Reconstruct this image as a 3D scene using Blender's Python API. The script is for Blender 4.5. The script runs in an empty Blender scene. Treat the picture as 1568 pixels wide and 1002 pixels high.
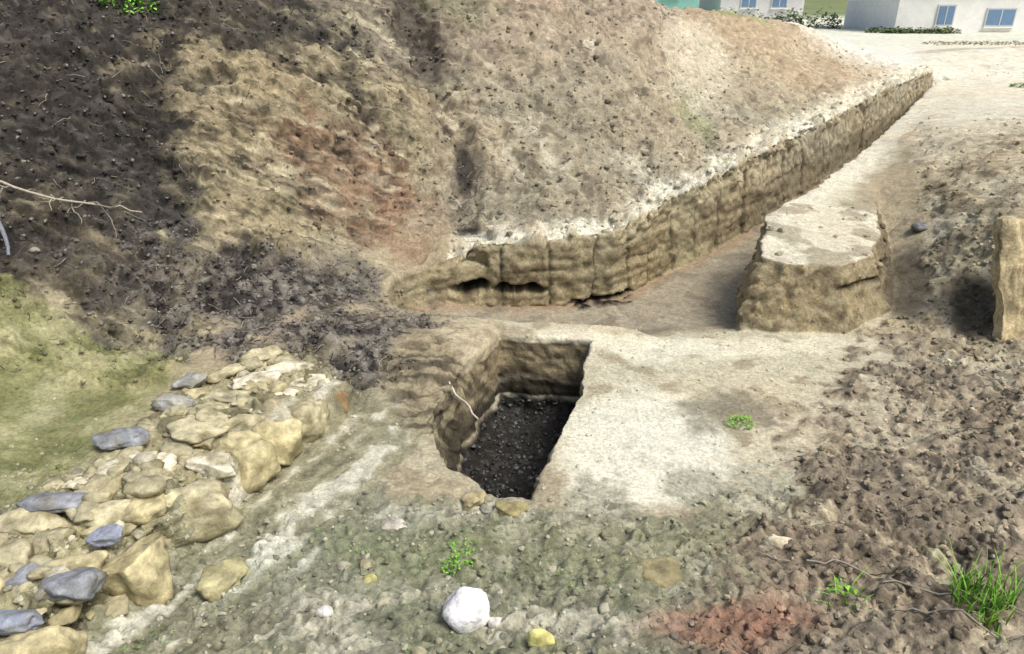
import bpy, math, random, time
import numpy as np
from mathutils import Vector, Matrix, geometry
T0=time.time()
rng=np.random.RandomState(7); random.seed(7)
SC=bpy.context.scene; COL=bpy.context.collection
CAM=np.array([0,0,2.5])
# ------------------------------------------------------------------ noise
_perm=rng.permutation(256).astype(np.int32); _perm=np.concatenate([_perm,_perm,_perm])
_g=rng.normal(size=(256,3)).astype(np.float32); _g/=np.linalg.norm(_g,axis=1)[:,None]
_gx,_gy,_gz=[np.ascontiguousarray(_g[:,k]) for k in range(3)]
def gn(p):
    p=np.asarray(p,dtype=np.float32)
    i=np.floor(p).astype(np.int32); f=p-i; i&=255
    w=f*f*f*(f*(f*6-15)+10); r=np.zeros(len(p),np.float32)
    X,Y,Z=i.T; fx,fy,fz=f.T; w0,w1,w2=w.T
    for dx in (0,1):
        wx=w0 if dx else 1-w0; a=_perm[(X+dx)&255]; gx_=fx-dx
        for dy in (0,1):
            wy=wx*(w1 if dy else 1-w1); b=_perm[a+((Y+dy)&255)]; gy_=fy-dy
            for dz in (0,1):
                wz=wy*(w2 if dz else 1-w2); h=_perm[b+((Z+dz)&255)]
                r+=wz*(_gx[h]*gx_+_gy[h]*gy_+_gz[h]*(fz-dz))
    return r*1.5
def fbm(p,sc,oc=3,gain=.5,off=0):
    r=0;a=1.;s=sc
    for k in range(oc):
        r=r+a*gn(p*s+off+17.3*k); a*=gain; s*=2.03
    return r
def ss(a,b,x):
    t=np.clip((x-a)/(b-a),0,1); return t*t*(3-2*t)
def lin(r,g,b,k=1.0):
    f=lambda c:((c/255+.055)/1.055)**2.4 if c>10 else c/255/12.92
    return np.array([f(r),f(g),f(b)])*k
# ------------------------------------------------------------------ survey points (metres)
pts=[];cons=[]
def add(*l,chain=False,close=False):
    s=len(pts); pts.extend(l)
    if chain:
        for i in range(len(l)-1): cons.append((s+i,s+i+1))
        if close: cons.append((s+len(l)-1,s))
    return list(range(s,s+len(l)))
def cm(s):
    v=[float(a)/100 for a in s.replace(',',' ').split()]
    return [tuple(v[i:i+3]) for i in range(0,len(v),3)]
wallB=cm('-100 612 -16, -73 640 -20, -25 655 -30, 42 655 -30, 97 668 -30, 181 755 -28, 250 829 -25, 364 966 -20, 484 1120 -12, 632 1312 -5, 998 1830 10')
wallT=cm('-106 622 8, -78 648 13, -27 663 32, 40 663 35, 100 676 42, 176 763 51, 249 837 63, 353 974 69, 472 1128 74, 623 1320 82, 988 1838 71')
iB=add(*wallB,(10.6,18.75,.3),chain=True); iT=add(*wallT,(10.45,19.1,.68),chain=True)
lipT=cm('-110 600 5, -103 585 0, -46 568 0, 9 555 0, 62 547 0, 94 549 -4')
lipB=cm('-95 600 -18, -46 584 -26, 9 572 -29, 62 564 -29, 98 570 -27')
iLT=add(*lipT,chain=True); iLB=add(*lipB,chain=True)
cons+= [(iT[0],iLT[0]),(iB[0],iLB[0])]
add(*cm('130 600 -24, 142 548 -7, 178 610 -22, 130 690 -30, 60 610 -31, 210 720 -27, 165 565 -12'))
nB=cm('184 553 -8, 198 600 -20, 236 688 -28, 322 790 -25, 505 1056 -10, 960 1765 10')
nT=cm('204 580 48, 242 681 54, 328 786 56, 513 1050 58, 966 1759 55')
iNB=add(*nB,(10.8,18.55,.3),chain=True)
iNT=add(*nT,(10.95,18.4,.6),chain=True)
# baulk front and right edge
fT=add(*cm('222 562 49, 262 556 48, 300 588 47, 335 650 45'),(4.05,8.14,.52),chain=True); cons.append((iNT[0],fT[0]))
fB=add(*cm('218 543 -5, 268 533 -1, 316 565 4, 350 637 14, 372 700 24'),chain=True); cons.append((iNB[0],fB[0]))
add(*cm('300 530 2, 346 590 9, 382 665 20, 405 741 32, 297 520 0'),(4.5,8.6,.52))
add(*cm('482 804 80, 552 1026 78, 727 1070 85, 415 640 66, 358 510 5, 388 488 5, 526 747 100, 1027 1697 55, 599 728 105, 500 470 30'))
add((4.02,5.62,.74),(4.5,5.75,.92),(5.2,6.0,1.0),(3.78,5.3,.28),(4.35,5.0,.45),(3.72,5.75,.36),(5.6,5.2,.6),(4.4,7.1,.74))
# bench, right, foreground
add(*cm('106 498 0, 174 477 0, 243 473 2, 74 438 0, 150 424 -2, 164 375 0, 113 305 3, 60 305 3'))
add(*cm('265 424 8, 327 412 15, 191 350 8, 276 333 20, 223 251 25, 153 263 15, 101 199 25, 182 190 35, 342 318 30, 230 186 40'))
add(*cm('-119 274 5, -57 274 5, 5 270 8, 66 268 10, -71 204 20, 4 202 22, -137 211 12'))
add(*cm('-313 394 25, -271 429 25, -242 338 22, -256 303 22, -300 340 26, -314 296 30'))
wb=cm('-96 421 0, -108 397 0, -121 382 0, -138 342 0, -142 311 2, -160 271 3, -185 214 8, -195 180 14')
wt=cm('-106 419 20, -116 402 22, -128 386 24, -146 346 24, -149 311 24, -167 268 24, -191 214 25, -202 185 26')
iWB=add(*wb,chain=True); iWT=add(*wt,chain=True)
add(*cm('-167 468 22, -183 423 24, -211 389 24, -222 339 23, -240 283 23, -248 248 24, -190 300 28, -170 380 27'))
add(*cm('-146 489 15, -104 467 5, -82 512 15, -92 438 4, -80 375 0, -74 531 12, -23 542 5, -130 440 14, -66 455 13, -70 415 5, -50 495 14'))
pT=cm('-11 530 0, 62 520 0, 47 438 0, 24 368 0, 11 322 0, -10 326 0, -37 354 0, -53 401 2, -42 453 4, -25 492 4')
pB=cm('-9 524 -63, 57 514 -63, 42 438 -63, 19 370 -63, 8 330 -63, -9 333 -63, -31 362 -63, -36 403 -63, -31 446 -63, -19 486 -63')
add(*pT,chain=True,close=True); add(*pB,chain=True,close=True)
S='''-312 400 40 -337 460 86 -359 510 117 -380 560 153 -406 620 193 -443 700 240 -472 760 272
-286 460 26 -302 510 68 -319 560 107 -335 610 145 -355 670 189 -379 740 239 -402 800 273
-240 510 15 -253 560 51 -261 600 93 -273 650 138 -287 710 185 -305 780 238 -326 850 275
-182 570 12 -187 600 36 -195 650 80 -203 700 129 -212 760 181 -227 840 238 -238 900 276
-113 650 12 -119 720 62 -124 780 115 -129 840 174 -137 920 237 -143 980 278
-44 690 36 -48 790 77 -110 910 167 10 700 41 11 770 84 12 860 137 13 960 200 14 1080 274
110 730 46 122 840 83 135 960 140 149 1100 209 162 1220 259
196 830 60 226 990 104 265 1200 160 218 1250 232 286 1400 209
305 1050 79 366 1300 122 436 1600 212 543 1500 137 620 1750 205 419 1180 86 693 1600 92 782 1900 150 936 2000 81'''
add(*cm(S.replace('\n',' ')))
add((-5,10,3.0),(-2,11.5,3.1),(.3,12.5,3.1),(1.6,13.5,2.8),(2.4,15.5,1.9),(-8,14,2.9),(-4,16,2.6),(0,17,2.2),(-6,24,.5),(0,22,.4),(5,22,.4),(9,25,.3),
(-6,7.6,2.9),(-5,5.5,2.0),(-4.5,4,1.0),(-4.5,2.5,.6),(-5,0,.8),(-9,3,2),(-10,8,3),(6.2,4,.5),(8,7,.9),(12,14,.6),(6,1,.6),(16,19,.4),
(12.3,23,.42),(21,23,.42),(12.7,23.7,.92),(21,23.9,1.0),(13,27,.4),(23,27,.4),(12,21,.42),(15,31,.35),(25,36,.3),
(0,0,.85),(1.2,.8,.62),(-1.2,.8,.55),(-2.6,1.2,.45),(2.8,.8,.6),(0,-3,.9),(4,-3,.8),(-4,-3,.8),
(-40,45,.1),(0,45,.2),(20,45,.15),(40,45,.15),(60,30,.3),(40,10,.5),(-40,10,.5),(0,-40,.5),(-25,25,.4),(25,12,.5),
(-400,-300,0),(400,-300,0),(400,900,0),(-400,900,0),(0,900,0),(0,150,0),(80,150,0),(-80,150,0))
co=[Vector((a[0],a[1])) for a in pts]
rv,re,rf,ov,oe,of=geometry.delaunay_2d_cdt(co,cons,[],0,1e-4)
V=[]
for i,v in enumerate(rv):
    if ov[i]: z=pts[ov[i][0]][2]
    else:
        d=[((v-c).length,k) for k,c in enumerate(co)]; d.sort(); w=[(1/(a+1e-3),k) for a,k in d[:4]]
        z=sum(a*pts[k][2] for a,k in w)/sum(a for a,k in w)
    V.append((v.x,v.y,z))
V=np.array(V,float); F=np.array([list(f) for f in rf if len(f)==3],int)
conset=set()
for e,o in zip(re,oe):
    if o: conset.add(e[0]);conset.add(e[1])
flag=np.zeros(len(V),bool); flag[list(conset)]=True
def inview(m):
    return (m[:,1]>1.6)&(np.abs(m[:,0])<.74*m[:,1]+.35)&(m[:,1]<60)
def refine(V,F,flag,ratio,minL,maxit=40,outk=5):
    for it in range(maxit):
        E=np.vstack([F[:,[0,1]],F[:,[1,2]],F[:,[2,0]]]); Es=np.sort(E,1)
        key=Es[:,0].astype(np.int64)*len(V)+Es[:,1]
        u,idx,inv=np.unique(key,return_index=True,return_inverse=True)
        A=Es[idx]; m=(V[A[:,0]]+V[A[:,1]])/2; L=np.linalg.norm(V[A[:,0]]-V[A[:,1]],axis=1)
        d=np.linalg.norm(m-CAM,axis=1)
        th=np.maximum(minL,ratio*d)*np.where(inview(m),1,outk)
        sp=L>th
        if not sp.any(): break
        nid=np.full(len(u),-1,int); nid[sp]=len(V)+np.arange(sp.sum())
        fl=(flag[A[:,0]]&flag[A[:,1]])[sp]
        V=np.vstack([V,m[sp]]); flag=np.concatenate([flag,fl])
        n=len(F); inv=inv.ravel(); m01=nid[inv[:n]];m12=nid[inv[n:2*n]];m20=nid[inv[2*n:]]
        out=[]
        a,b,c=F.T
        s=(m01>=0).astype(int)+(m12>=0)+(m20>=0)
        out.append(F[s==0])
        k=s==3
        out+= [np.c_[a,m01,m20][k],np.c_[m01,b,m12][k],np.c_[m20,m12,c][k],np.c_[m01,m12,m20][k]]
        for (p,q,r,x) in ((a,b,c,m01),(b,c,a,m12),(c,a,b,m20)):
            k=(s==1)&(x>=0)
            out+=[np.c_[p,x,r][k],np.c_[x,q,r][k]]
        for (p,q,r,x,y,z) in ((a,b,c,m01,m12,m20),(b,c,a,m12,m20,m01),(c,a,b,m20,m01,m12)):
            k=(s==2)&(x>=0)&(y>=0)
            if k.any():
                out.append(np.c_[x,q,y][k])
                d1=np.linalg.norm(V[p[k]]-V[y[k]],axis=1); d2=np.linalg.norm(V[x[k]]-V[r[k]],axis=1)
                pk,xk,yk,rk=p[k],x[k],y[k],r[k]; c1=d1<d2
                out+=[np.c_[pk,xk,yk][c1],np.c_[pk,yk,rk][c1],np.c_[pk,xk,rk][~c1],np.c_[xk,yk,rk][~c1]]
        F=np.vstack(out)
        if len(V)>900000: break
    return V,F,flag
def smooth(V,F,it,lam,pin=None):
    E=np.vstack([F[:,[0,1]],F[:,[1,2]],F[:,[2,0]]]); n=len(V)
    i=np.r_[E[:,0],E[:,1]]; j=np.r_[E[:,1],E[:,0]]
    deg=np.maximum(np.bincount(i,minlength=n),1)
    far=np.abs(V[:,:2]).max(1)>60
    for k in range(it):
        S=np.stack([np.bincount(i,V[j,a],minlength=n) for a in range(3)],1)/deg[:,None]
        N=V+lam*(S-V)
        if pin is not None: N[pin]=V[pin]
        N[far]=V[far]; V=N
    return V
V,F,flag=refine(V,F,flag,.045,.12,outk=3)
V=smooth(V,F,6,.5,flag)
V,F,flag=refine(V,F,flag,.0052,.010,outk=7)
V=smooth(V,F,1,.5)
def vnormals(V,F):
    n=np.cross(V[F[:,1]]-V[F[:,0]],V[F[:,2]]-V[F[:,0]]); N=np.zeros_like(V)
    for a in range(3):
        for c in range(3): N[:,c]+=np.bincount(F[:,a],n[:,c],minlength=len(V))
    ar=np.linalg.norm(N,axis=1)
    return N/np.maximum(ar,1e-12)[:,None], ar/6
N,AR=vnormals(V,F)
if N[:,2].mean()<0: F=F[:,::-1].copy(); N=-N
def segdist(x,y,poly,arc=False):
    best=np.full(len(x),1e9); A=np.zeros(len(x)); acc=0
    for a,b in zip(poly[:-1],poly[1:]):
        ax,ay,bx,by=a[0],a[1],b[0],b[1]; l=(bx-ax)**2+(by-ay)**2
        t=np.clip(((x-ax)*(bx-ax)+(y-ay)*(by-ay))/l,0,1)
        d=np.hypot(x-ax-t*(bx-ax),y-ay-t*(by-ay)); k=d<best
        A[k]=acc+t[k]*math.sqrt(l); best=np.minimum(best,d); acc+=math.sqrt(l)
    return (best,A) if arc else best
x,y,z=V.T; P=V.copy()
n1=fbm(P,.9,3); n2=fbm(P,3.1,3,off=5); n3=fbm(P,11,2,off=9); n4=fbm(P,37,2,off=3)
def blob(cx,cy,rx,ry,a=0,soft=.3,nz=.45):
    c,s=math.cos(a),math.sin(a); dx=x-cx;dy=y-cy
    r=np.sqrt(((dx*c+dy*s)/rx)**2+((-dx*s+dy*c)/ry)**2)+nz*(n2*.8+n1*.4+n3*.3)
    return ss(1+soft,1-soft,r)
dT=segdist(x,y,wallT); dB,arc=segdist(x,y,wallB,True); dN=segdist(x,y,nT)
steep=ss(.75,.45,N[:,2])
trenchreg=((np.minimum(dT,dB)<.16))
wall=steep*trenchreg
tx=np.array([a[0] for a in wallT]);ty=np.array([a[1] for a in wallT])
rimy=np.interp(x,tx,ty)
outer=(y>rimy-.03)
slope=ss(.0,.25,z-.25)*(y>4.2)*((x<-1.0)|outer)
slope=np.where((y>4.0)&(x<-2.2),1.,slope)*ss(23,17,y)
rd=ss(-.2,.45,(x-1.3)-(y-3.1)*.74+.5*n2+.3*n3)*(y<5.4+.3*n2)
rd=np.maximum(rd,ss(.9,1.4,x+.5*n2)*ss(3.2,2.8,y+.3*n2))
rmound=ss(.0,.15,(x-3.3)-(y-5.5)*.42+.1*n2)*ss(11.5,9.5,y+1.2*n2+.8*n1)*(x>3)*(y>4.6)
rd=np.maximum(rd*(y<5.5),rmound*.7)
fore=ss(3.45,3.0,y+.5*n2+.2*n3)*(1-rd)
debris=np.maximum(blob(-1.45,5.05,.85,.42,.5,.5,.7),blob(-2.1,5.55,1.0,.38,.5,.5,.7))
debris=np.maximum(debris,blob(-1.0,4.75,.30,.36,0,.4,.7))
wallstrip=ss(.42,.28,segdist(x,y,[(-1.4,4.5),(-1.72,3.9),(-1.85,3.2),(-1.95,2.6),(-2.2,1.9)])+.1*n2)
moss=blob(-2.85,3.75,.9,.95,0,.3,.4)*(1-wallstrip*.9)*(y<4.6)
alley=ss(.5,.3,segdist(x,y,[(-1.0,3.9),(-1.15,3.2),(-1.45,2.4),(-1.7,1.7)])+.12*n2)
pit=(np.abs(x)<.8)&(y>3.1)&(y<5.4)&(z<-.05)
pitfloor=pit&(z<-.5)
bench=(1-rd)*ss(3.0,3.4,y+.2*n2)*ss(5.75,5.5,y)*ss(-.35,-.05,x+.15*n2)
sand=blob(.78,3.72,.5,.72,-.35,.2,.22)
floor=(z<-.08)*(1-wall)*(y>5.5)
bank=blob(-.58,4.5,.28,.6,.2,.3,.3)*(y<5.3)
dk=blob(-4.0,6.3,1.5,2.1,.25,.35,.7); dk=np.maximum(dk,blob(-3.3,8.0,1.5,.8,0,.4,.8)*.9); dk=np.maximum(dk,blob(-3.3,4.95,.6,.4)*.8)
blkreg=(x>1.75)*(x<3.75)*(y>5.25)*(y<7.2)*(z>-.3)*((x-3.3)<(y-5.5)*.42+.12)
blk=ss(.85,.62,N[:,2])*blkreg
# ------------------------------------------------------------------ displacement
rough=.3+1.5*slope+1.15*rd+.8*fore+1.3*debris+.15*wall+1.2*wallstrip+.4*dk+.6*blk
rough=rough*(1-.75*sand)*(1-.45*bench*(1-rd))*(1-.4*moss); rough=np.where(pit,.6,rough)
rough=np.where(pitfloor,.8,rough); rough=np.maximum(rough,1.2*bank)
dcam=np.linalg.norm(V-CAM,axis=1)
bil=lambda q:np.abs(q)*2-.5
b4=gn(P*4.3+13);b7=bil(gn(P*7+3));b13=bil(gn(P*13.7+8));b27=bil(gn(P*27+1)); b60=gn(P*58)
D=.055*n1*(.3+slope*1.1)+.030*n2*rough
D+=rough*(.016*b4+.018*b7+.018*b13+.013*b27+.007*b60)
D+=rd*(.012*bil(gn(P*19+44))-.012*ss(.1,.5,gn(P*9+71)))
dv=np.array([.84,.30,-.45]);dv/=np.linalg.norm(dv)
pv=np.array([-.35,.93,0.0]);pv=pv-dv*pv.dot(dv);pv/=np.linalg.norm(pv);qv=np.cross(dv,pv)
R=np.c_[P@dv*1.6,P@pv*9,P@qv*9]
st=gn(R+1.0*n1[:,None]); st2=gn(R*2.3+4+1.0*n1[:,None]); st3=gn(R*4.9+2+1.0*n1[:,None])
leftb=slope*ss(-.6,-1.4,x-.15*(y-6.5)+.3*n1)
D+=leftb*(.026*st+.026*st2+.018*st3)
gul=segdist(x,y,[(-1.6,10.2),(-1.05,9.0),(-.52,7.9),(-.46,7.2),(-.4,6.7)])
gm=ss(.26,.02,gul+.16*n2+.05*n3)*outer
D-=.12*gm
fs=np.c_[(x+y*.35)*3,(y-x*.2)*1.1,z*2.2]
rl=gn(fs+7); rl2=gn(fs*2.4+3)
rsl=slope*(1-leftb)
D+=rsl*(.025*rl+.022*rl2)
# trench face: slabs with vertical joints
cks=[0,.33,.62,1.05,1.5,1.95,2.4,2.75,3.25,3.7,4.2,4.8,5.5,6.2,6.9,7.8,8.8,9.8,11,13,15]
bid=np.searchsorted(cks,arc+.02*n3); boff=rng.uniform(-1,1,40)[bid]
ck=np.zeros(len(x))
for cx in cks[3:]: ck=np.maximum(ck,ss(.016+.003*cx,.0,np.abs(arc-cx+.03*n2+.015*n3)))
hz=ss(.018,.0,np.abs(z-(-.02+.05*boff+.03*arc)+.03*n2))*ss(.0,.3,n1+.3*boff)
ck=np.maximum(ck,hz*.6)*wall*ss(1.2,.3,np.abs(n2)+.2)
strat=gn(np.c_[x*1.3,y*1.3,(z-.02*arc)*17]+21)
D-=.035*ck
D+=wall*(.022*n2+.024*n3+.028*boff+.014*strat)*np.where(arc>.9,1,.7)
D-=wall*.03*ss(.25,.0,np.abs(z-(-.22+.02*arc)))*ss(-.1,.3,n2)
D+=blk*(.03*gn(np.c_[x*5,y*5,z*1.5])+.02*gn(np.c_[x*3,y*3,z*14]))
D=np.where((dcam>30),D*.3,D)
V=V+N*D[:,None]
wk=(np.minimum(1,12/dcam))[:,None]*(1-.5*sand[:,None])*(1-.4*wall[:,None])*(1+.8*bank[:,None])
V[:,:2]+=wk*(.035*np.c_[gn(P*2.6+31),gn(P*2.6+77)]+.022*np.c_[gn(P*7+31),gn(P*7+77)]+.012*np.c_[gn(P*17+3),gn(P*17+9)])
V[:,2]+=ss(.3,.0,dT)*(1-wall)*outer*(.09*n2+.05*n3)
def hole(cx,cz,rx,rz,dep):
    global V
    r=((V[:,0]-cx)/rx)**2+((V[:,2]-cz+.03*n3)/rz)**2+.5*n2
    m=ss(1.25,.45,r)*trenchreg*(V[:,1]<6.9)*(V[:,1]>6.3)
    V[:,1]+=m*dep; return m
hm=hole(-.40,-.10,.17,.065,.28); hm=np.maximum(hm,hole(.07,-.12,.25,.045,.28))
hm=np.maximum(hm,hole(.85,-.27,.35,.03,.08))
rr=np.abs(V[:,2]-(.30+.06*n1+.04*n2))
crk=blk*ss(.03,.0,rr)*ss(2.5,2.7,x); V[:,1]+=crk*.06
V=smooth(V,F,1,.2)
N2,AR=vnormals(V,F)
# ------------------------------------------------------------------ colour
C=np.tile(lin(168,152,122),(len(V),1))
def mix(m,c,k=1.0):
    global C
    m=(np.clip(m,0,1)*k)[:,None]; C=C*(1-m)+np.asarray(c)[None]*m
mix(slope,lin(166,153,128)); mix(leftb,lin(158,145,112))
mix(rsl*ss(.3,-.5,n1),lin(150,139,116),.7)
mix(slope*ss(1.2,2.2,z)*(x>-1.5)*1.0,lin(168,149,128),.75)
mix(blob(-1.6,7.1,.65,.45,.3,.5,.9),lin(146,104,80),.65)
mix(blob(-1.0,6.85,.3,.4,0,.5,.8),lin(150,114,86),.5)
mix(blob(-2.0,9.2,1.6,.9,.2),lin(112,102,95),.6)
mix(leftb*ss(.12,.5,n2+.4*n3),lin(112,102,86),.5)
mix(dk,lin(42,40,43),.95); mix(dk*ss(.15,.5,n3+.5*st2),lin(88,82,80),.6)
mix(leftb*ss(.08,.38,st2*.6+st3*.6),lin(68,61,53),.75)
mix(leftb*(1-dk*.8)*ss(.10,.42,-st2*.6-st*.5),lin(204,191,158),.5)
mix(rsl*ss(.08,.38,n3*.6+rl2*.6),lin(90,80,68),.7)
mix(rsl*ss(.16,.5,-n3*.5-rl*.6),lin(214,204,180),.6)
mix(gm*ss(-.2,.3,n3+n2*.5),lin(88,78,72),.75)
mix(blob(-.5,7.8,.1,.32,0,.3,.6),lin(48,44,46),.85); mix(blob(-.42,6.95,.12,.10,0,.3,.5),lin(34,31,33),.9)
mix(blob(-1.05,9.3,.25,.5,.5,.4,.8),lin(76,68,62),.7)
mix(blob(2.3,9.7,.28,.5,0,.5),lin(140,148,95),.5); mix(blob(-.6,9.9,.5,.4),lin(150,150,100),.3)
mix(blob(5.6,15.8,3.4,4.2,.5,.25),lin(190,168,136),.85)
mix(blob(2.9,12.2,.55,2.2,-.3),lin(216,203,178),.6)
mix(blob(5.6,15.8,3.4,4.2,.5,.25)*ss(.05,.4,n2+n1*.5),lin(150,128,102),.6)
mix(blob(4.3,16.2,.9,.5),lin(150,165,95),.6)
mix(ss(15,19,y)*(x>6),lin(232,226,213),.9)
mix(((x>3.3)&(y>7.5))*ss(.0,.5,x-(.48*(y-5.3)+3.1)+.3*n2)*ss(7.5,10,y),lin(222,212,190),.85)
mix((y>22.8)*(y<25)*(x>12.3)*ss(.9,.6,N2[:,2])*1.0,lin(150,122,88),.9)
mix(ss(28,34,y),lin(212,212,196),.8); mix(ss(60,80,y),lin(120,130,80))
led=ss(.36,.10,dT+.26*n2+.14*n1)*outer*(x>-.6)*(1-wall)
led=np.maximum(led,ss(.6,.15,dT+.3*n2)*outer*(x>3)*(1-wall)*.8)
mix(led,lin(236,228,206),.9)
mix(led*ss(.05,.35,n3+.4*n2),lin(150,135,108),.7)
mix(ss(.5,.2,dN+.15*n2)*(1-steep)*(x>2)*(z>.3),lin(222,212,188),.9)
mix(floor,lin(166,154,132)); mix(floor*ss(.16,.03,dB+.06*n2),lin(164,128,92),.6)
mix(floor*ss(5.9,5.65,y),lin(170,144,110),.6); mix(floor*ss(.1,.4,n2+n3*.4),lin(122,111,95),.7)
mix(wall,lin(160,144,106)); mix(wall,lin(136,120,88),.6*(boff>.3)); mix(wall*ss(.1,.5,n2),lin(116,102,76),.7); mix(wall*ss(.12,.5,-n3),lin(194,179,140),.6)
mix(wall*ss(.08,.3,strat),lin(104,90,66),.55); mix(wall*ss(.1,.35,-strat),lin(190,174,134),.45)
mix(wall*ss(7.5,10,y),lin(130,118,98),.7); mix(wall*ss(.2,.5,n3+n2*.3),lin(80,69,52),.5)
mix(wall*ss(.20,.06,dT)*ss(.15,.4,z)*ss(-.2,.2,n3),lin(208,193,158),.5)
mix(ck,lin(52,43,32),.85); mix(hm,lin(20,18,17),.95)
mix(bench,lin(202,191,163)); mix(sand,lin(226,219,197),.95)
mix(bench*(1-sand)*ss(.1,.4,n2+.3*n3),lin(154,140,112),.8); mix(blob(1.45,4.15,.32,.25,0,.4,.8),lin(128,120,100),.8)
mix(bench*blob(.9,5.15,1.7,.22,0,.3,.7),lin(230,220,195),.8)
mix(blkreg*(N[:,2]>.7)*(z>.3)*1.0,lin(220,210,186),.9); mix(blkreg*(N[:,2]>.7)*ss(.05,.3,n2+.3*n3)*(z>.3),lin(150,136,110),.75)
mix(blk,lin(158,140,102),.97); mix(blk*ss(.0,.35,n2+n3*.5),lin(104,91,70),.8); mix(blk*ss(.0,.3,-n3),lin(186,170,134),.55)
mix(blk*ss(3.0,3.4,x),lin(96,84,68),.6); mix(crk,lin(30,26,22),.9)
lp=(x<-.05)*(x>-1.0)*(y>3.3)*(y<5.7)*(1-debris)*(z>-.06)
mix(lp,lin(188,174,143)); mix(blob(-.98,3.98,.2,.25),lin(152,112,76),.6); mix(lp*ss(.1,.4,n2+.3*n3),lin(140,125,98),.7)
rdd=rd*(1-blkreg)*(y<5.5)
mix(rdd,lin(164,147,122)); mix(rdd*ss(-.1,.35,n2+.3*n1),lin(128,115,99),.75); mix(rdd*ss(.0,.4,-n2-.3*n3),lin(208,194,166),.6)
mix(rdd*ss(.08,.32,n3),lin(80,71,61),.65)
rm=rmound*(1-blkreg)
mix(rm*1.0,lin(178,162,130),.9); mix(rm*ss(.05,.4,n2+n3*.5),lin(112,98,78),.7); mix(rm*ss(.05,.4,-n2-n3*.4),lin(212,200,172),.6)
mix(rm*ss(8,10,y+1.5*n1),lin(216,206,182),.6)
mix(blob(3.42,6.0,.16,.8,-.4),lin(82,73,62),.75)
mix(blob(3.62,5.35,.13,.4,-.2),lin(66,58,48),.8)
mix(fore,lin(152,150,124)); mix(fore*ss(-.1,.3,n2),lin(124,126,96),.7); mix(fore*ss(.05,.35,-n2-.3*n3),lin(196,190,168),.75)
mix(fore*ss(.12,.4,n3),lin(82,81,65),.65)
mix(blob(.05,2.75,1.0,.25,0,.4,.7),lin(130,132,92),.5)
stw=gn(np.c_[(x*.92-y*.38)*9,(x*.38+y*.92)*.9,z*2]+3)+.5*n2+.4*n3
mix(alley,lin(146,143,114),.8); mix(alley*ss(.05,.45,stw),lin(210,205,188),.75); mix(alley*ss(.1,.5,-stw),lin(104,102,78),.55)
mix(moss,lin(142,140,90)); mix(moss*ss(.0,.4,n2+n3*.3),lin(170,163,122),.6); mix(moss*ss(.1,.4,-n2),lin(112,115,62),.65)
mix(wallstrip*(z>.08),lin(158,150,112)); mix(wallstrip*ss(.05,.35,n2+.5*n3),lin(84,79,56),.75); mix(wallstrip*ss(.1,.4,-n3),lin(196,188,154),.6)
mix(blob(.87,2.15,.28,.17,0,.4,.8),lin(158,106,82),.7); mix(blob(1.2,2.35,.18,.1,0,.5,.9),lin(150,114,92),.35)
mix(debris,lin(100,93,90),.88); mix(debris*ss(-.05,.25,n3),lin(40,38,40),.88); mix(debris*ss(.1,.4,-n3-n4*.3),lin(160,153,144),.6)
mix(bank*(z>-.1),lin(146,130,100),.8)
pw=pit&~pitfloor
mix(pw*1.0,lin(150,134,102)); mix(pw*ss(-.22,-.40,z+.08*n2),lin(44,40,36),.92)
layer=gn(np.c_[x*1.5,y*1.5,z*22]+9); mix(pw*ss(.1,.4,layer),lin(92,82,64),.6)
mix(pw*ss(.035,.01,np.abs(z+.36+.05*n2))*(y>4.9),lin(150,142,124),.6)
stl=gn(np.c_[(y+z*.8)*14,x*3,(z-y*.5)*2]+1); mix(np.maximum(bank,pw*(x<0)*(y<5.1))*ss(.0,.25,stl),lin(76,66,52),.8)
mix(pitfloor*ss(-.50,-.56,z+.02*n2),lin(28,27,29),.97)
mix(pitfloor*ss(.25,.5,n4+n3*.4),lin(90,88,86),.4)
con=.6+.4*np.clip(rough,0,1.6)
C*=np.clip(1+con*(.18*n2+.24*n3+.26*n4)+con*.16*(b13+b27),.2,2)[:,None]
C*=(1+.06*np.stack([n1,n1*0,-n1],1))
lum=C@np.array([.3,.6,.1]); C=C*.80+lum[:,None]*.20
C*=np.array([.97,1.0,.95])
C=np.clip(C*.95,.008,.80)
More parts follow.
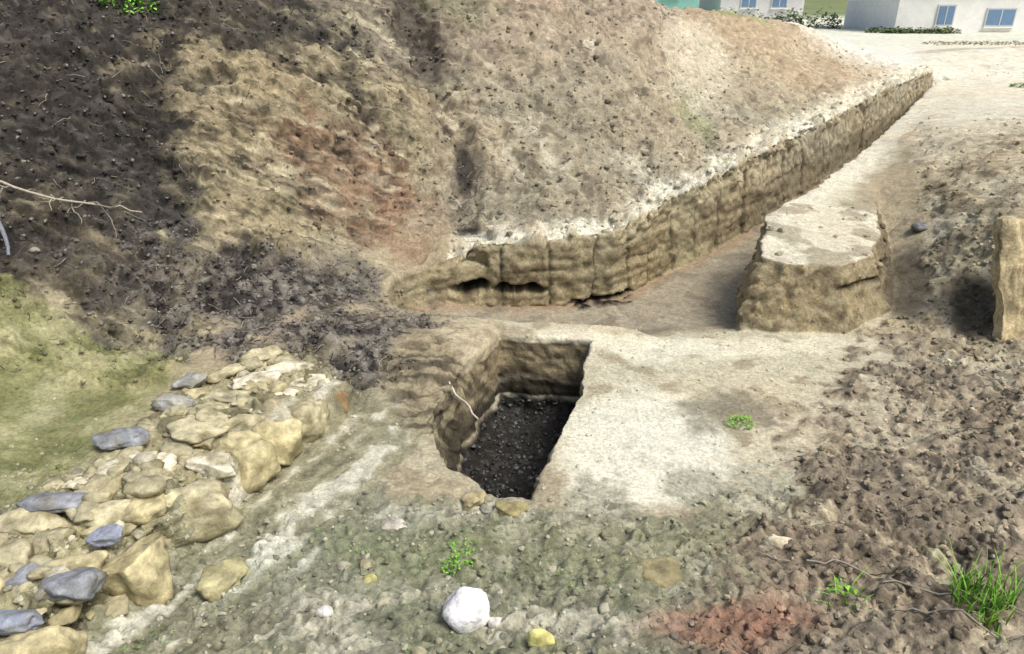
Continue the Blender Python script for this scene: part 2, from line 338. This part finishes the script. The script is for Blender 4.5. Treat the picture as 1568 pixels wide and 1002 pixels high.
# ------------------------------------------------------------------ mesh helpers
def mkmesh(name,V,F,C=None,smooth_=True,mat=None):
    me=bpy.data.meshes.new(name)
    F=np.asarray(F); V=np.asarray(V,dtype=np.float32); k=F.shape[1]
    me.vertices.add(len(V)); me.vertices.foreach_set('co',V.ravel())
    me.loops.add(F.size); me.loops.foreach_set('vertex_index',F.ravel().astype(np.int32))
    me.polygons.add(len(F)); me.polygons.foreach_set('loop_start',np.arange(0,F.size,k,dtype=np.int32))
    me.polygons.foreach_set('use_smooth',np.full(len(F),smooth_))
    me.update(calc_edges=True)
    if C is not None:
        a=me.color_attributes.new('Col','FLOAT_COLOR','POINT')
        a.data.foreach_set('color',np.c_[C,np.ones(len(C))].astype(np.float32).ravel())
    ob=bpy.data.objects.new(name,me); COL.objects.link(ob)
    if mat: me.materials.append(mat)
    return ob
def soilmat(name,bump=.5,rough=.95,sc=(60,180),var=.25,attr=True,color=(.3,.3,.3),dist=.01,stretch=None,det=4,spec=.2):
    m=bpy.data.materials.new(name); m.use_nodes=True; nt=m.node_tree; nd=nt.nodes; lk=nt.links
    b=nd['Principled BSDF']; b.inputs['Roughness'].default_value=rough; b.inputs['Specular IOR Level'].default_value=spec
    tc=nd.new('ShaderNodeTexCoord'); vec=tc.outputs['Object']
    if stretch:
        mp=nd.new('ShaderNodeMapping'); mp.inputs['Scale'].default_value=stretch; lk.new(vec,mp.inputs['Vector']); vec=mp.outputs[0]
    a=nd.new('ShaderNodeTexNoise'); a.inputs['Scale'].default_value=sc[0]; a.inputs['Detail'].default_value=det; a.inputs['Roughness'].default_value=.75
    lk.new(vec,a.inputs['Vector'])
    r=nd.new('ShaderNodeMapRange'); r.inputs[1].default_value=.3;r.inputs[2].default_value=.7;r.inputs[3].default_value=1-var*1.3;r.inputs[4].default_value=1+var
    lk.new(a.outputs['Fac'],r.inputs[0])
    if attr:
        c=nd.new('ShaderNodeVertexColor'); c.layer_name='Col'; co=c.outputs['Color']
    else:
        c=nd.new('ShaderNodeRGB'); c.outputs[0].default_value=(*color,1); co=c.outputs[0]
    mx=nd.new('ShaderNodeVectorMath'); mx.operation='SCALE'
    lk.new(co,mx.inputs[0]); lk.new(r.outputs[0],mx.inputs['Scale']); lk.new(mx.outputs[0],b.inputs['Base Color'])
    bp=nd.new('ShaderNodeBump'); bp.inputs['Strength'].default_value=bump; bp.inputs['Distance'].default_value=dist
    lk.new(a.outputs['Fac'],bp.inputs['Height']); lk.new(bp.outputs[0],b.inputs['Normal'])
    return m
M_soil=soilmat('soil',.8,.95,(48,90),.30,dist=.015)
M_stone=soilmat('stone',.6,.85,(25,70),.3,dist=.015)
M_wet=soilmat('wet_rubble',.5,.28,(40,70),.3,dist=.01,spec=.6)
M_plant=soilmat('leaf',.1,.6,(30,60),.2)
M_twig=soilmat('dead_wood',.3,.8,(60,120),.25)
ground=mkmesh('ground',V,F,C,True,M_soil)
gx0,gy0,gs=-5.,1.5,.02; GW,GH_=600,600
HG=np.full((GW,GH_),-9.)
ii=((V[:,0]-gx0)/gs).astype(int); jj=((V[:,1]-gy0)/gs).astype(int); ok=(ii>=0)&(ii<GW)&(jj>=0)&(jj<GH_)
np.maximum.at(HG,(ii[ok],jj[ok]),V[ok,2])
def groundz(px,py):
    i=int((px-gx0)/gs); j=int((py-gy0)/gs)
    for r in (0,1,2,4,8):
        a=HG[max(0,i-r):i+r+1,max(0,j-r):j+r+1]
        a=a[a>-8]
        if a.size: return float(a.mean())
    k=np.argmin((V[:,0]-px)**2+(V[:,1]-py)**2); return V[k,2]
# ------------------------------------------------------------------ rocks
import bmesh
def ico(n):
    b=bmesh.new(); bmesh.ops.create_icosphere(b,subdivisions=n,radius=1); b.verts.ensure_lookup_table()
    v=np.array([p.co[:] for p in b.verts]); f=np.array([[q.index for q in p.verts] for p in b.faces]); b.free(); return v,f
ICO={k:ico(k) for k in (1,2,3,4)}
def rotm(r):
    q=r.normal(size=4); q/=np.linalg.norm(q); w,a,b,c=q
    return np.array([[1-2*(b*b+c*c),2*(a*b-c*w),2*(a*c+b*w)],[2*(a*b+c*w),1-2*(a*a+c*c),2*(b*c-a*w)],[2*(a*c-b*w),2*(b*c+a*w),1-2*(a*a+b*b)]])
def rock(level,seed,cuts=9,lump=.12,box=0,lo=.55):
    r=np.random.RandomState(seed); v,f=ICO[level]; v=v.copy()
    if box: v=v/ (np.sum(np.abs(v)**box,axis=1)**(1/box))[:,None]
    for k in range(cuts):
        n=r.normal(size=3); n/=np.linalg.norm(n); d=r.uniform(lo,.92); s=v@n
        v=np.where((s>d)[:,None],v-n[None]*((s-d)*.92)[:,None],v)
    if lump: 
        nn=v/np.linalg.norm(v,axis=1)[:,None]
        v=v+nn*(lump*fbm(v,1.4,3,off=seed%97)+.045*gn(v*6+seed%31)+.03*gn(v*13+seed%31))[:,None]
    return v,f
LIB=[rock(1,s,5,.25) for s in range(14)]; LIB2=[rock(2,100+s,8,.2) for s in range(14)]
def rotz(a): c,s=math.cos(a),math.sin(a); return np.array([[c,-s,0],[s,c,0],[0,0,1]])
def scatter(name,weight,count,smin,smax,colf,lib,mat,power=2.,flat=.7,sink=.25):
    w=weight*AR; w=np.clip(w,0,None); w=w*(inview(V)); p=w/w.sum()
    idx=rng.choice(len(V),count,p=p)
    VV=[];FF=[];CC=[];o=0
    for i in idx:
        v,f=lib[rng.randint(len(lib))]
        s=smin+(smax-smin)*rng.rand()**power
        R=rotm(rng); v=(v@R.T)*np.array([1,rng.uniform(.6,1),flat])*s
        v=v@rotz(rng.rand()*6.28).T
        VV.append(v+V[i]+N2[i]*s*(flat-sink*2)); FF.append(f+o); o+=len(v)
        CC.append(np.tile(colf(i),(len(v),1)))
    return mkmesh(name,np.vstack(VV),np.vstack(FF),np.clip(np.vstack(CC),.01,.85),False,mat)
own=lambda lo,hi:(lambda i:C[i]*rng.uniform(lo,hi))
clear=(1-sand)*(~pit)
near=ss(14,6,y)
scatter('soil_clods',(rd*1.5*ss(9,6,y)+slope*.5*near+debris*1.4+fore*.4)*clear*(N2[:,2]>.3),13000,.004,.028,own(.65,1.25),LIB,M_soil,3.)
scatter('slope_clods',(slope*ss(.3,-.3,n1)+1.5*led+.5*blkreg*(z>.3)+.5*rm)*clear,6500,.007,.05,own(.65,1.3),LIB,M_soil,3.5)
scatter('gravel',(fore*1.+bench*.2+alley*.5+moss*.1+wallstrip*.4+rdd*.4)*(~pit),2600,.004,.017,lambda i:(lin(*[(215,210,195),(170,165,150),(220,212,185),(110,110,108)][rng.randint(4)])*.8+C[i])*.5,LIB2,M_stone,2.5)
scatter('rubble_stones',(fore*1.+debris*.6+rdd*.35+leftb*.08+slope*.05)*(~pit)*(y<9),190,.015,.042,lambda i:(lin(*[(205,200,180),(185,178,160),(205,192,155),(140,136,128)][rng.randint(4)])*.7+C[i])*.5,LIB2,M_stone,2,.6,.35)
scatter('pit_rubble',pitfloor*1.0*(z<-.55),1500,.004,.024,lambda i:lin(*[(46,45,48),(32,31,34),(90,90,93),(54,50,48)][rng.randint(4)])*.75,LIB2,M_wet,2.5)
scatter('dark_debris',(dk*.7+debris*1.8+gm*.5)*clear*(y<12),4800,.006,.027,lambda i:(lin(*[(56,52,53),(90,84,82),(130,124,120),(38,36,39)][rng.randint(4)])*.9+C[i]*1.0)*.5,LIB,M_wet,3)
scatter('red_clods',blob(.87,2.15,.24,.15,0,.5,.9),90,.008,.030,lambda i:C[i]*rng.uniform(.75,1.35),LIB2,M_soil,2,.6,.35)
def stone(name,pos,size,rz,seed,col,level=4,cuts=9,lump=.1,box=0,tilt=0,obj=True,lo=.55,mud=.55):
    v,f=rock(level,seed,cuts,lump,box,lo)
    zl=v[:,2].copy()
    v=v*np.array(size)
    c,s=math.cos(tilt),math.sin(tilt); v=v@np.array([[1,0,0],[0,c,-s],[0,s,c]]).T
    v=v@rotz(rz).T+np.array(pos)
    nn=fbm(v,14,3,off=seed%13)[:,None]; nm=ss(-.05,.35,fbm(v,7,3,off=seed%7)-.35*zl+.1)[:,None]
    CC=np.asarray(col)[None]*(1+.45*nn)
    CC=CC*(1-mud*nm)+lin(118,110,76)[None]*mud*nm
    CC=np.clip(CC,.01,.85)
    if obj: return mkmesh(name,v,f,CC,True,M_stone)
    return v,f,CC
grey=lin(140,144,148)*.9; grey2=lin(168,169,162)*.9; yel=lin(194,184,144)*.92; yel2=lin(188,181,148)*.92; pal=lin(214,208,184)*.92
W=[
(-1.99,4.02,.28,.12,.08,.05,.3,grey2,0),(-2.0,3.76,.28,.13,.08,.05,.1,grey2,0),(-2.12,3.39,.28,.14,.10,.06,.2,grey,0),
(-2.15,2.83,.28,.17,.09,.05,.0,grey,0),(-1.78,2.30,.28,.12,.09,.07,.3,grey,0),(-1.95,2.12,.28,.17,.06,.05,.0,lin(150,158,172)*.9,0),
(-1.78,2.58,.30,.09,.055,.04,.2,lin(145,151,165)*.9,0),(-1.60,2.97,.16,.24,.16,.15,.5,yel2,5),(-1.48,3.36,.12,.16,.15,.17,.9,yel,5),
(-1.22,3.86,.12,.15,.11,.13,.7,yel2,5),(-1.34,3.60,.11,.14,.12,.15,.8,yel,5),(-1.66,2.50,.14,.16,.13,.16,.6,yel,5),
(-2.22,2.74,.24,.16,.1,.05,.3,yel2,3),(-2.17,2.5,.24,.17,.10,.06,-.6,yel2,4),(-2.02,2.36,.27,.08,.06,.05,.5,grey,0),
(-1.47,4.33,.2,.15,.09,.06,.4,pal,4),(-1.30,4.12,.16,.14,.10,.1,.6,pal,5),(-1.68,3.85,.24,.17,.11,.06,.2,yel2,4),(-1.62,4.1,.24,.15,.10,.05,.8,pal,4),
(-1.75,3.5,.25,.17,.11,.05,.5,yel2,4),(-1.85,3.15,.25,.16,.11,.05,.2,pal,4),(-2.1,3.08,.23,.18,.10,.05,.7,pal,4),(-1.9,2.75,.25,.15,.10,.06,.1,yel2,4),
(-1.72,4.5,.22,.14,.08,.05,.3,yel2,3),(-1.86,2.43,.24,.12,.08,.06,.2,yel,4),(-1.78,2.05,.18,.14,.10,.13,.7,yel,5),(-1.95,1.9,.22,.18,.10,.1,.4,yel2,4),
(-1.10,4.08,.07,.06,.06,.09,.4,lin(150,122,88)*.85,4),(-2.2,2.2,.26,.14,.09,.05,.1,pal,4),(-2.3,2.0,.27,.14,.09,.06,.1,grey2,0),(-2.4,2.55,.24,.13,.08,.05,.1,pal,3),
(-1.55,3.18,.25,.13,.08,.05,.1,pal,4),(-1.55,3.6,.25,.13,.08,.05,.7,yel2,4),(-1.75,2.82,.25,.12,.08,.05,.4,yel,4),(-1.45,3.92,.23,.13,.08,.04,.2,pal,4),(-1.9,3.7,.24,.12,.08,.04,.2,yel2,4),(-1.85,4.2,.24,.12,.08,.04,.6,yel2,4)]
vv=[];ff=[];cc=[];o=0
for i,s in enumerate(W):
    v,f,c=stone('',s[:3],s[3:6],s[6],300+i,s[7],4,8,.2,s[8],rng.uniform(-.15,.15),False,.55,.35 if s[8]==0 else .6)
    vv.append(v);ff.append(f+o);cc.append(c);o+=len(v)
for k in range(240):
    t=rng.rand(); px=np.interp(t,[0,.3,.6,1],[-1.45,-1.72,-1.88,-2.15])+rng.normal()*.15; py=np.interp(t,[0,.3,.6,1],[4.6,3.8,3.0,1.9])
    s=.012+.06*rng.rand()**2; v,f,c=stone('',(px,py,groundz(px,py)-s*.1),(s*1.4,s,s*.6),rng.rand()*6,600+k,[yel2,pal,yel2,yel,yel2][rng.randint(5)]*.85,3,7,.2,4,0,False)
    vv.append(v);ff.append(f+o);cc.append(c);o+=len(v)
mkmesh('stone_wall',np.vstack(vv),np.vstack(ff),np.vstack(cc),True,M_stone)
def rockobj(name,px,py,size,rz,seed,col,lvl=4,cuts=9,lump=.2,box=0,k=.3,lo=.55,mud=.4): 
    return stone(name,(px,py,groundz(px,py)+size[2]*k),size,rz,seed,col,lvl,cuts,lump,box,0,True,lo,mud)
rockobj('white_rock',-.185,2.24,(.105,.095,.085),.3,11,lin(246,245,242),4,6,.1,0,.45,.8,.12)
rockobj('white_rock',-.07,2.2,(.035,.03,.025),.3,13,lin(225,222,212)*.9,3,6,.14,0,.3,.55,.15)
rockobj('yellow_stone',.11,2.05,(.05,.045,.045),.2,15,lin(220,215,140)*.9,3,8,.1,4,.3,.55,.15)
rockobj('limestone_block',-1.28,2.53,(.11,.10,.06),.5,17,lin(176,170,130)*.85,4,9,.25,3,.1)
rockobj('pebble_stone',-.64,2.55,(.035,.035,.03),.5,19,lin(210,204,140)*.85,3,7,.1)
rockobj('limestone_block',0.0,3.12,(.09,.065,.05),.1,21,lin(170,162,118)*.85,4,8,.2,3)
rockobj('limestone_block',-.2,3.2,(.07,.055,.04),.5,23,lin(184,172,134)*.85,4,8,.2,3)
rockobj('limestone_block',1.23,2.68,(.09,.045,.045),-.5,25,lin(212,202,172)*.9,4,8,.2,3)
rockobj('pebble_stone',-.78,2.3,(.04,.03,.03),.5,27,lin(224,221,212)*.85,3,7,.1)
rockobj('grey_stone',3.95,6.9,(.10,.08,.05),.5,29,lin(120,124,130)*.8,4,8,.1)
rockobj('limestone_block',.62,2.52,(.15,.09,.04),.2,31,lin(150,142,108)*.85,4,8,.25,3,.1)
rockobj('limestone_block',-.62,3.0,(.07,.05,.03),.2,33,lin(205,200,185)*.85,4,8,.25,3,.2)
# upright slab of cut earth on the right edge
b=bmesh.new(); bmesh.ops.create_cube(b,size=1); bmesh.ops.scale(b,vec=(.62,.10,1.05),verts=b.verts)
bmesh.ops.subdivide_edges(b,edges=b.edges[:],cuts=44,use_grid_fill=True)
bmesh.ops.triangulate(b,faces=b.faces[:])
sv=np.array([q.co[:] for q in b.verts]); b.verts.index_update(); sf=np.array([[q.index for q in f.verts] for f in b.faces]); b.free()
g1=gn(np.c_[sv[:,0]*13,sv[:,1]*9,sv[:,2]*1.6]+5); g2=gn(sv*9+2); g3=gn(np.c_[sv[:,0]*45,sv[:,1]*20,sv[:,2]*5]+5); g4=gn(sv*30+8)
sv[:,1]-=.035*g1+.03*g2+.01*g3+.01*g4; sv[:,0]+=.045*gn(np.c_[sv[:,2]*4,sv[:,1]*3,sv[:,2]*0+2])+.015*gn(np.c_[sv[:,2]*14,sv[:,1]*3,sv[:,2]*0+2])+.04*sv[:,2]
sv[:,2]+=np.where(sv[:,2]>.2,.09*gn(np.c_[sv[:,0]*7,sv[:,1]*5,sv[:,2]*0]),0)
sc_=lin(184,170,134)[None]*.9*(1+.4*g1+.35*g2+.35*g3+.4*g4)[:,None]
sv=sv@np.array([[1,0,0],[0,math.cos(-.40),-math.sin(-.40)],[0,math.sin(-.40),math.cos(-.40)]]).T@rotz(.15).T+np.array([3.92,5.17,.45])
mkmesh('earth_slab',sv,sf,np.clip(sc_,.03,.8),True,M_soil)
# ------------------------------------------------------------------ tubes: twigs, roots
def tube(path,r0,r1,n=5):
    p=np.array(path,float); m=len(p); Vv=[];Ff=[]
    for i in range(m):
        t=p[min(i+1,m-1)]-p[max(i-1,0)]; t/=np.linalg.norm(t)+1e-9
        a=np.cross(t,[.3,.2,1]); a/=np.linalg.norm(a)+1e-9; b=np.cross(t,a); r=r0+(r1-r0)*i/(m-1)
        for k in range(n):
            an=6.283*k/n; Vv.append(p[i]+r*(math.cos(an)*a+math.sin(an)*b))
    for i in range(m-1):
        for k in range(n):
            A=i*n+k;B=i*n+(k+1)%n; Ff.append((A,B,B+n,A+n))
    return np.array(Vv),np.array(Ff)
def wig(a,b,k,amp):
    a=np.array(a,float);b=np.array(b,float); t=np.linspace(0,1,k)[:,None]
    p=a+(b-a)*t; j=np.cumsum(rng.normal(size=(k,3))*amp,axis=0); j-=t*j[-1]; return p+j
def tubes(name,L):
    VV=[];FF=[];CC=[];o=0
    for path,r0,r1,c in L:
        v,f=tube(path,r0,r1); VV.append(v);FF.append(f+o);o+=len(v);CC.append(np.tile(c,(len(v),1)))
    return mkmesh(name,np.vstack(VV),np.vstack(FF),np.vstack(CC),True,M_twig)
tw=lin(190,182,165)*.8; tdk=lin(80,72,64)*.8
L=[]
a=(-3.45,4.95,1.28);b=(-2.75,5.35,.98)
L.append((wig(a,b,12,.012),.011,.005,tw))
for k in range(9):
    t=rng.rand(); s=np.array(a)*(1-t)+np.array(b)*t
    L.append((wig(s,s+np.array([rng.uniform(-.25,.3),-.05,rng.uniform(-.25,.12)]),7,.012),.006,.003,tw*rng.uniform(.6,1.)))
L.append((wig((-3.4,4.75,1.15),(-3.3,4.6,.9),6,.01),.02,.01,lin(150,155,165)*.7))
tubes('dead_branch',L)
tubes('twig',[(wig((-.50,4.55,.07),(-.22,4.1,-.04),10,.008),.009,.006,lin(215,208,190)*.85)])
L=[]
w=(debris*1.8+leftb*.2+dk*.6+gm*.8+rdd*.12)*(y<9)*AR*inview(V); p=w/w.sum()
for i in rng.choice(len(V),1000,p=p):
    d=rng.normal(size=3); d[2]*=.3; d/=np.linalg.norm(d); l=rng.uniform(.04,.22)
    s=V[i]+N2[i]*.008; e_=s+d*l; e_[2]=groundz(e_[0],e_[1])+.01
    if abs(e_[2]-s[2])>l: continue
    L.append((wig(s,e_,6,.007),.003,.0012,[tdk,tw*.8,tdk*.6,C[i]*.8][rng.randint(4)]))
tubes('rootlets',L)
L=[]
for (a,b) in (((1.55,2.35,.27),(2.15,2.0,.36)),((1.5,2.2,.27),(1.9,1.95,.33)),((1.3,2.5,.2),(1.75,2.4,.24))):
    q=wig(a,b,12,.012); 
    for r in q: r[2]=groundz(r[0],r[1])+.012
    L.append((q,.005,.003,tw*.8))
tubes('dry_stems',L)
# ------------------------------------------------------------------ plants
def blades(cx,cy,n,rad,h,wd,col,spread=.5):
    VV=[];FF=[];CC=[];o=0
    for k in range(n):
        r=rad*math.sqrt(rng.rand()); a=rng.rand()*6.283; px=cx+r*math.cos(a);py=cy+r*math.sin(a); pz=groundz(px,py)-.01
        hh=h*rng.uniform(.4,1); az=rng.rand()*6.283; lean=rng.uniform(.1,1)*spread; dr=np.array([math.cos(az),math.sin(az),0]); sd=np.array([-dr[1],dr[0],0])
        c=col*rng.uniform(.7,1.3)*np.array([rng.uniform(.8,1.3),1,1])
        for j in range(5):
            t=j/4; ce=np.array([px,py,pz])+dr*lean*hh*t*t+np.array([0,0,hh*t*(1-.3*lean*t)]); ww=wd*(1-t)**.6*.5+.0004
            VV+= [ce-sd*ww,ce+sd*ww]; CC+=[c*(.7+.5*t)]*2
            if j<4: FF.append((o+2*j,o+2*j+1,o+2*j+3,o+2*j+2))
        o+=10
    return np.array(VV),np.array(FF),np.array(CC)
def leaves(cx,cy,n,rad,h,ls,col,cz=None):
    VV=[];FF=[];CC=[];o=0
    for k in range(n):
        r=rad*math.sqrt(rng.rand()); a=rng.rand()*6.283; px=cx+r*math.cos(a);py=cy+r*math.sin(a); pz=(groundz(px,py) if cz is None else cz)+h*rng.rand()*(1-.6*r/rad)
        s=ls*rng.uniform(.5,1.2); q=np.array([[-.5,0,0],[0,-.32,.08],[.6,0,0],[0,.32,.08]])*s
        el=rotz(rng.rand()*6.28); ti=rng.uniform(-.7,.7); c_,s_=math.cos(ti),math.sin(ti)
        q=q@np.array([[c_,0,s_],[0,1,0],[-s_,0,c_]]).T@el.T
        VV.append(q+np.array([px,py,pz+.005]));FF.append((o,o+1,o+2,o+3));o+=4; CC.append(np.tile(col*rng.uniform(.6,1.4),(4,1)))
    return np.vstack(VV),np.array(FF),np.vstack(CC)
G1=lin(130,185,70)*.85; G2=lin(132,160,90)*.7
def plant(name,*parts):
    VV=[];FF=[];CC=[];o=0
    for v,f,c in parts: VV.append(v);FF.append(f+o);CC.append(c);o+=len(v)
    return mkmesh(name,np.vstack(VV),np.vstack(FF),np.clip(np.vstack(CC),.01,.8),True,M_plant)
plant('grass_tuft',blades(1.86,2.22,110,.11,.22,.006,G1,.8),blades(1.80,2.12,60,.09,.12,.007,G1,1.0))
plant('grass_tuft',blades(1.36,2.28,18,.08,.12,.005,G1,1.2),leaves(1.38,2.36,20,.06,.03,.03,G1))
plant('green_weed',leaves(1.43,3.97,110,.09,.05,.022,G1),blades(1.43,3.97,20,.06,.06,.005,G1,.8))
plant('green_weed',leaves(-.25,2.62,80,.07,.04,.018,G1),leaves(-.24,2.76,50,.06,.03,.016,G1),blades(-.25,2.62,20,.05,.06,.004,G1,.9))
plant('green_weed',leaves(-3.62,7.6,400,.28,.15,.05,G1*1.1))
plant('green_weed',leaves(10.9,16.3,120,.35,.12,.09,G2))
plant('green_weed',leaves(-1.45,2.16,50,.1,.03,.014,G2))
w=(fore*ss(.0,.4,n2)+moss*.2+sand*.1+blob(1.0,3.9,.3,.3)*.2+bench*.03)*AR*inview(V);p=w/w.sum()
parts=[]
for i in rng.choice(len(V),140,p=p):
    parts.append(leaves(V[i,0],V[i,1],rng.randint(4,10),rng.uniform(.01,.035),.010,.010,[G2,G1*.8][rng.randint(2)],V[i,2]))
plant('seedlings',*parts)
# ------------------------------------------------------------------ far setting
def simple(name,col,rough=.8): return soilmat(name,.1,rough,(3,8),.08,attr=False,color=col)
M_white=simple('white_plaster',(.84,.84,.80)); M_glass=simple('window_glass',(.16,.26,.40),.15); M_roof=simple('roof_tiles',(.32,.2,.15)); M_teal=simple('teal_cladding',(.25,.5,.44)); M_frame=simple('frame',(.6,.6,.6)); M_grey=simple('grey_render',(.66,.66,.65))
def box(name,c,s,mat,parent=None):
    b=bmesh.new(); bmesh.ops.create_cube(b,size=1)
    bmesh.ops.scale(b,vec=s,verts=b.verts); bmesh.ops.bevel(b,geom=b.edges[:],offset=min(s)*.04,segments=1)
    me=bpy.data.meshes.new(name); b.to_mesh(me); b.free(); ob=bpy.data.objects.new(name,me); COL.objects.link(ob); ob.location=c; me.materials.append(mat)
    if parent: ob.parent=parent
    return ob
def house(name,x0,x1,yy,dep,z0,h,wins,wallm,roofm,ang=0):
    e=bpy.data.objects.new(name,None); COL.objects.link(e); e.location=((x0+x1)/2,yy,z0); e.rotation_euler[2]=ang; w=x1-x0
    box('walls',(0,dep/2,h/2),(w,dep,h),wallm,e)
    me=bpy.data.meshes.new('roof'); a=w/2+.4
    me.from_pydata([(-a,-.5,h),(a,-.5,h),(a,dep+.5,h),(-a,dep+.5,h),(-a,dep/2,h+1.6),(a,dep/2,h+1.6),(-a,-.5,h-.12),(a,-.5,h-.12)],[],[(0,1,5,4),(2,3,4,5),(0,4,3),(1,2,5),(6,7,1,0)]); me.materials.append(roofm)
    r=bpy.data.objects.new('roof',me); COL.objects.link(r); r.parent=e
    for i,(wx,wz,ww,wh_,kind) in enumerate(wins):
        box('window_frame_%d'%i,(wx-(x0+x1)/2,-.03,wz),(ww+.16,.10,wh_+.16),M_frame,e)
        box('window_%d'%i,(wx-(x0+x1)/2,-.07,wz),(ww,.06,wh_),M_glass,e)
        box('mullion_%d'%i,(wx-(x0+x1)/2,-.105,wz),(.05,.02,wh_),M_frame,e)
        box('sill_%d'%i,(wx-(x0+x1)/2,-.1,wz-wh_/2-.12),(ww+.25,.2,.06),M_white,e)
    return e
house('white_house',21.6,37,45,7,.1,3.1,[(24.3,.95,.85,.95,0),(27.4,.85,1.5,.8,0),(31,.95,.9,1,0),(34.5,.95,.9,1,0)],M_white,M_roof)
house('grey_house',15.0,21.0,58,7,.0,3.0,[(17,1.6,1,.8,0),(19.2,1.6,1,.8,0)],M_grey,M_roof)
house('teal_shed',9.2,13.0,56,6,.0,3.2,[(11,2.2,1,.6,0)],M_teal,M_frame)
GH=lin(130,150,105)*.6
plant('hedge',*[leaves(hx,43.6+rng.rand(),200,.7,.4,.22,GH,.15) for hx in np.arange(20.5,24.5,.7)])
plant('shrubs',*[leaves(hx,50+rng.rand()*3,240,1.1,1.4,.3,GH,.1) for hx in (13.2,14.0,15.4,18.0,18.6,19.6)])
plant('bank_grass',*[leaves(hx,24.1,160,.5,.12,.08,lin(190,170,120)*.6,.9) for hx in np.arange(13,20,.8)])
# ------------------------------------------------------------------ light, sky, camera
w=bpy.data.worlds.new('World'); SC.world=w; w.use_nodes=True; nt=w.node_tree
sk=nt.nodes.new('ShaderNodeTexSky'); sk.sky_type='NISHITA'; sk.sun_disc=False
el=math.radians(58)
sk.sun_elevation=el; sk.sun_rotation=math.radians(125); sk.dust_density=5; sk.air_density=1
bg=nt.nodes['Background']; bg.inputs['Strength'].default_value=.15
nt.links.new(sk.outputs[0],bg.inputs['Color'])
sd=bpy.data.lights.new('sun','SUN'); sd.energy=3.0; sd.angle=math.radians(24); sd.color=(1,.96,.90)
so=bpy.data.objects.new('sun',sd); COL.objects.link(so)
sa=math.radians(125); dirv=Vector((math.sin(sa)*math.cos(el),math.cos(sa)*math.cos(el),math.sin(el)))
so.rotation_euler=dirv.to_track_quat('Z','Y').to_euler()
SC.view_settings.view_transform='Standard'; SC.view_settings.look='None'; SC.view_settings.exposure=0
cd=bpy.data.cameras.new('Camera'); cd.sensor_width=36; cd.lens=26; cd.clip_start=.05; cd.clip_end=3000
cam=bpy.data.objects.new('Camera',cd); COL.objects.link(cam); cam.location=(0,0,2.5); cam.rotation_euler=(math.radians(90-24.7),0,0)
SC.camera=cam
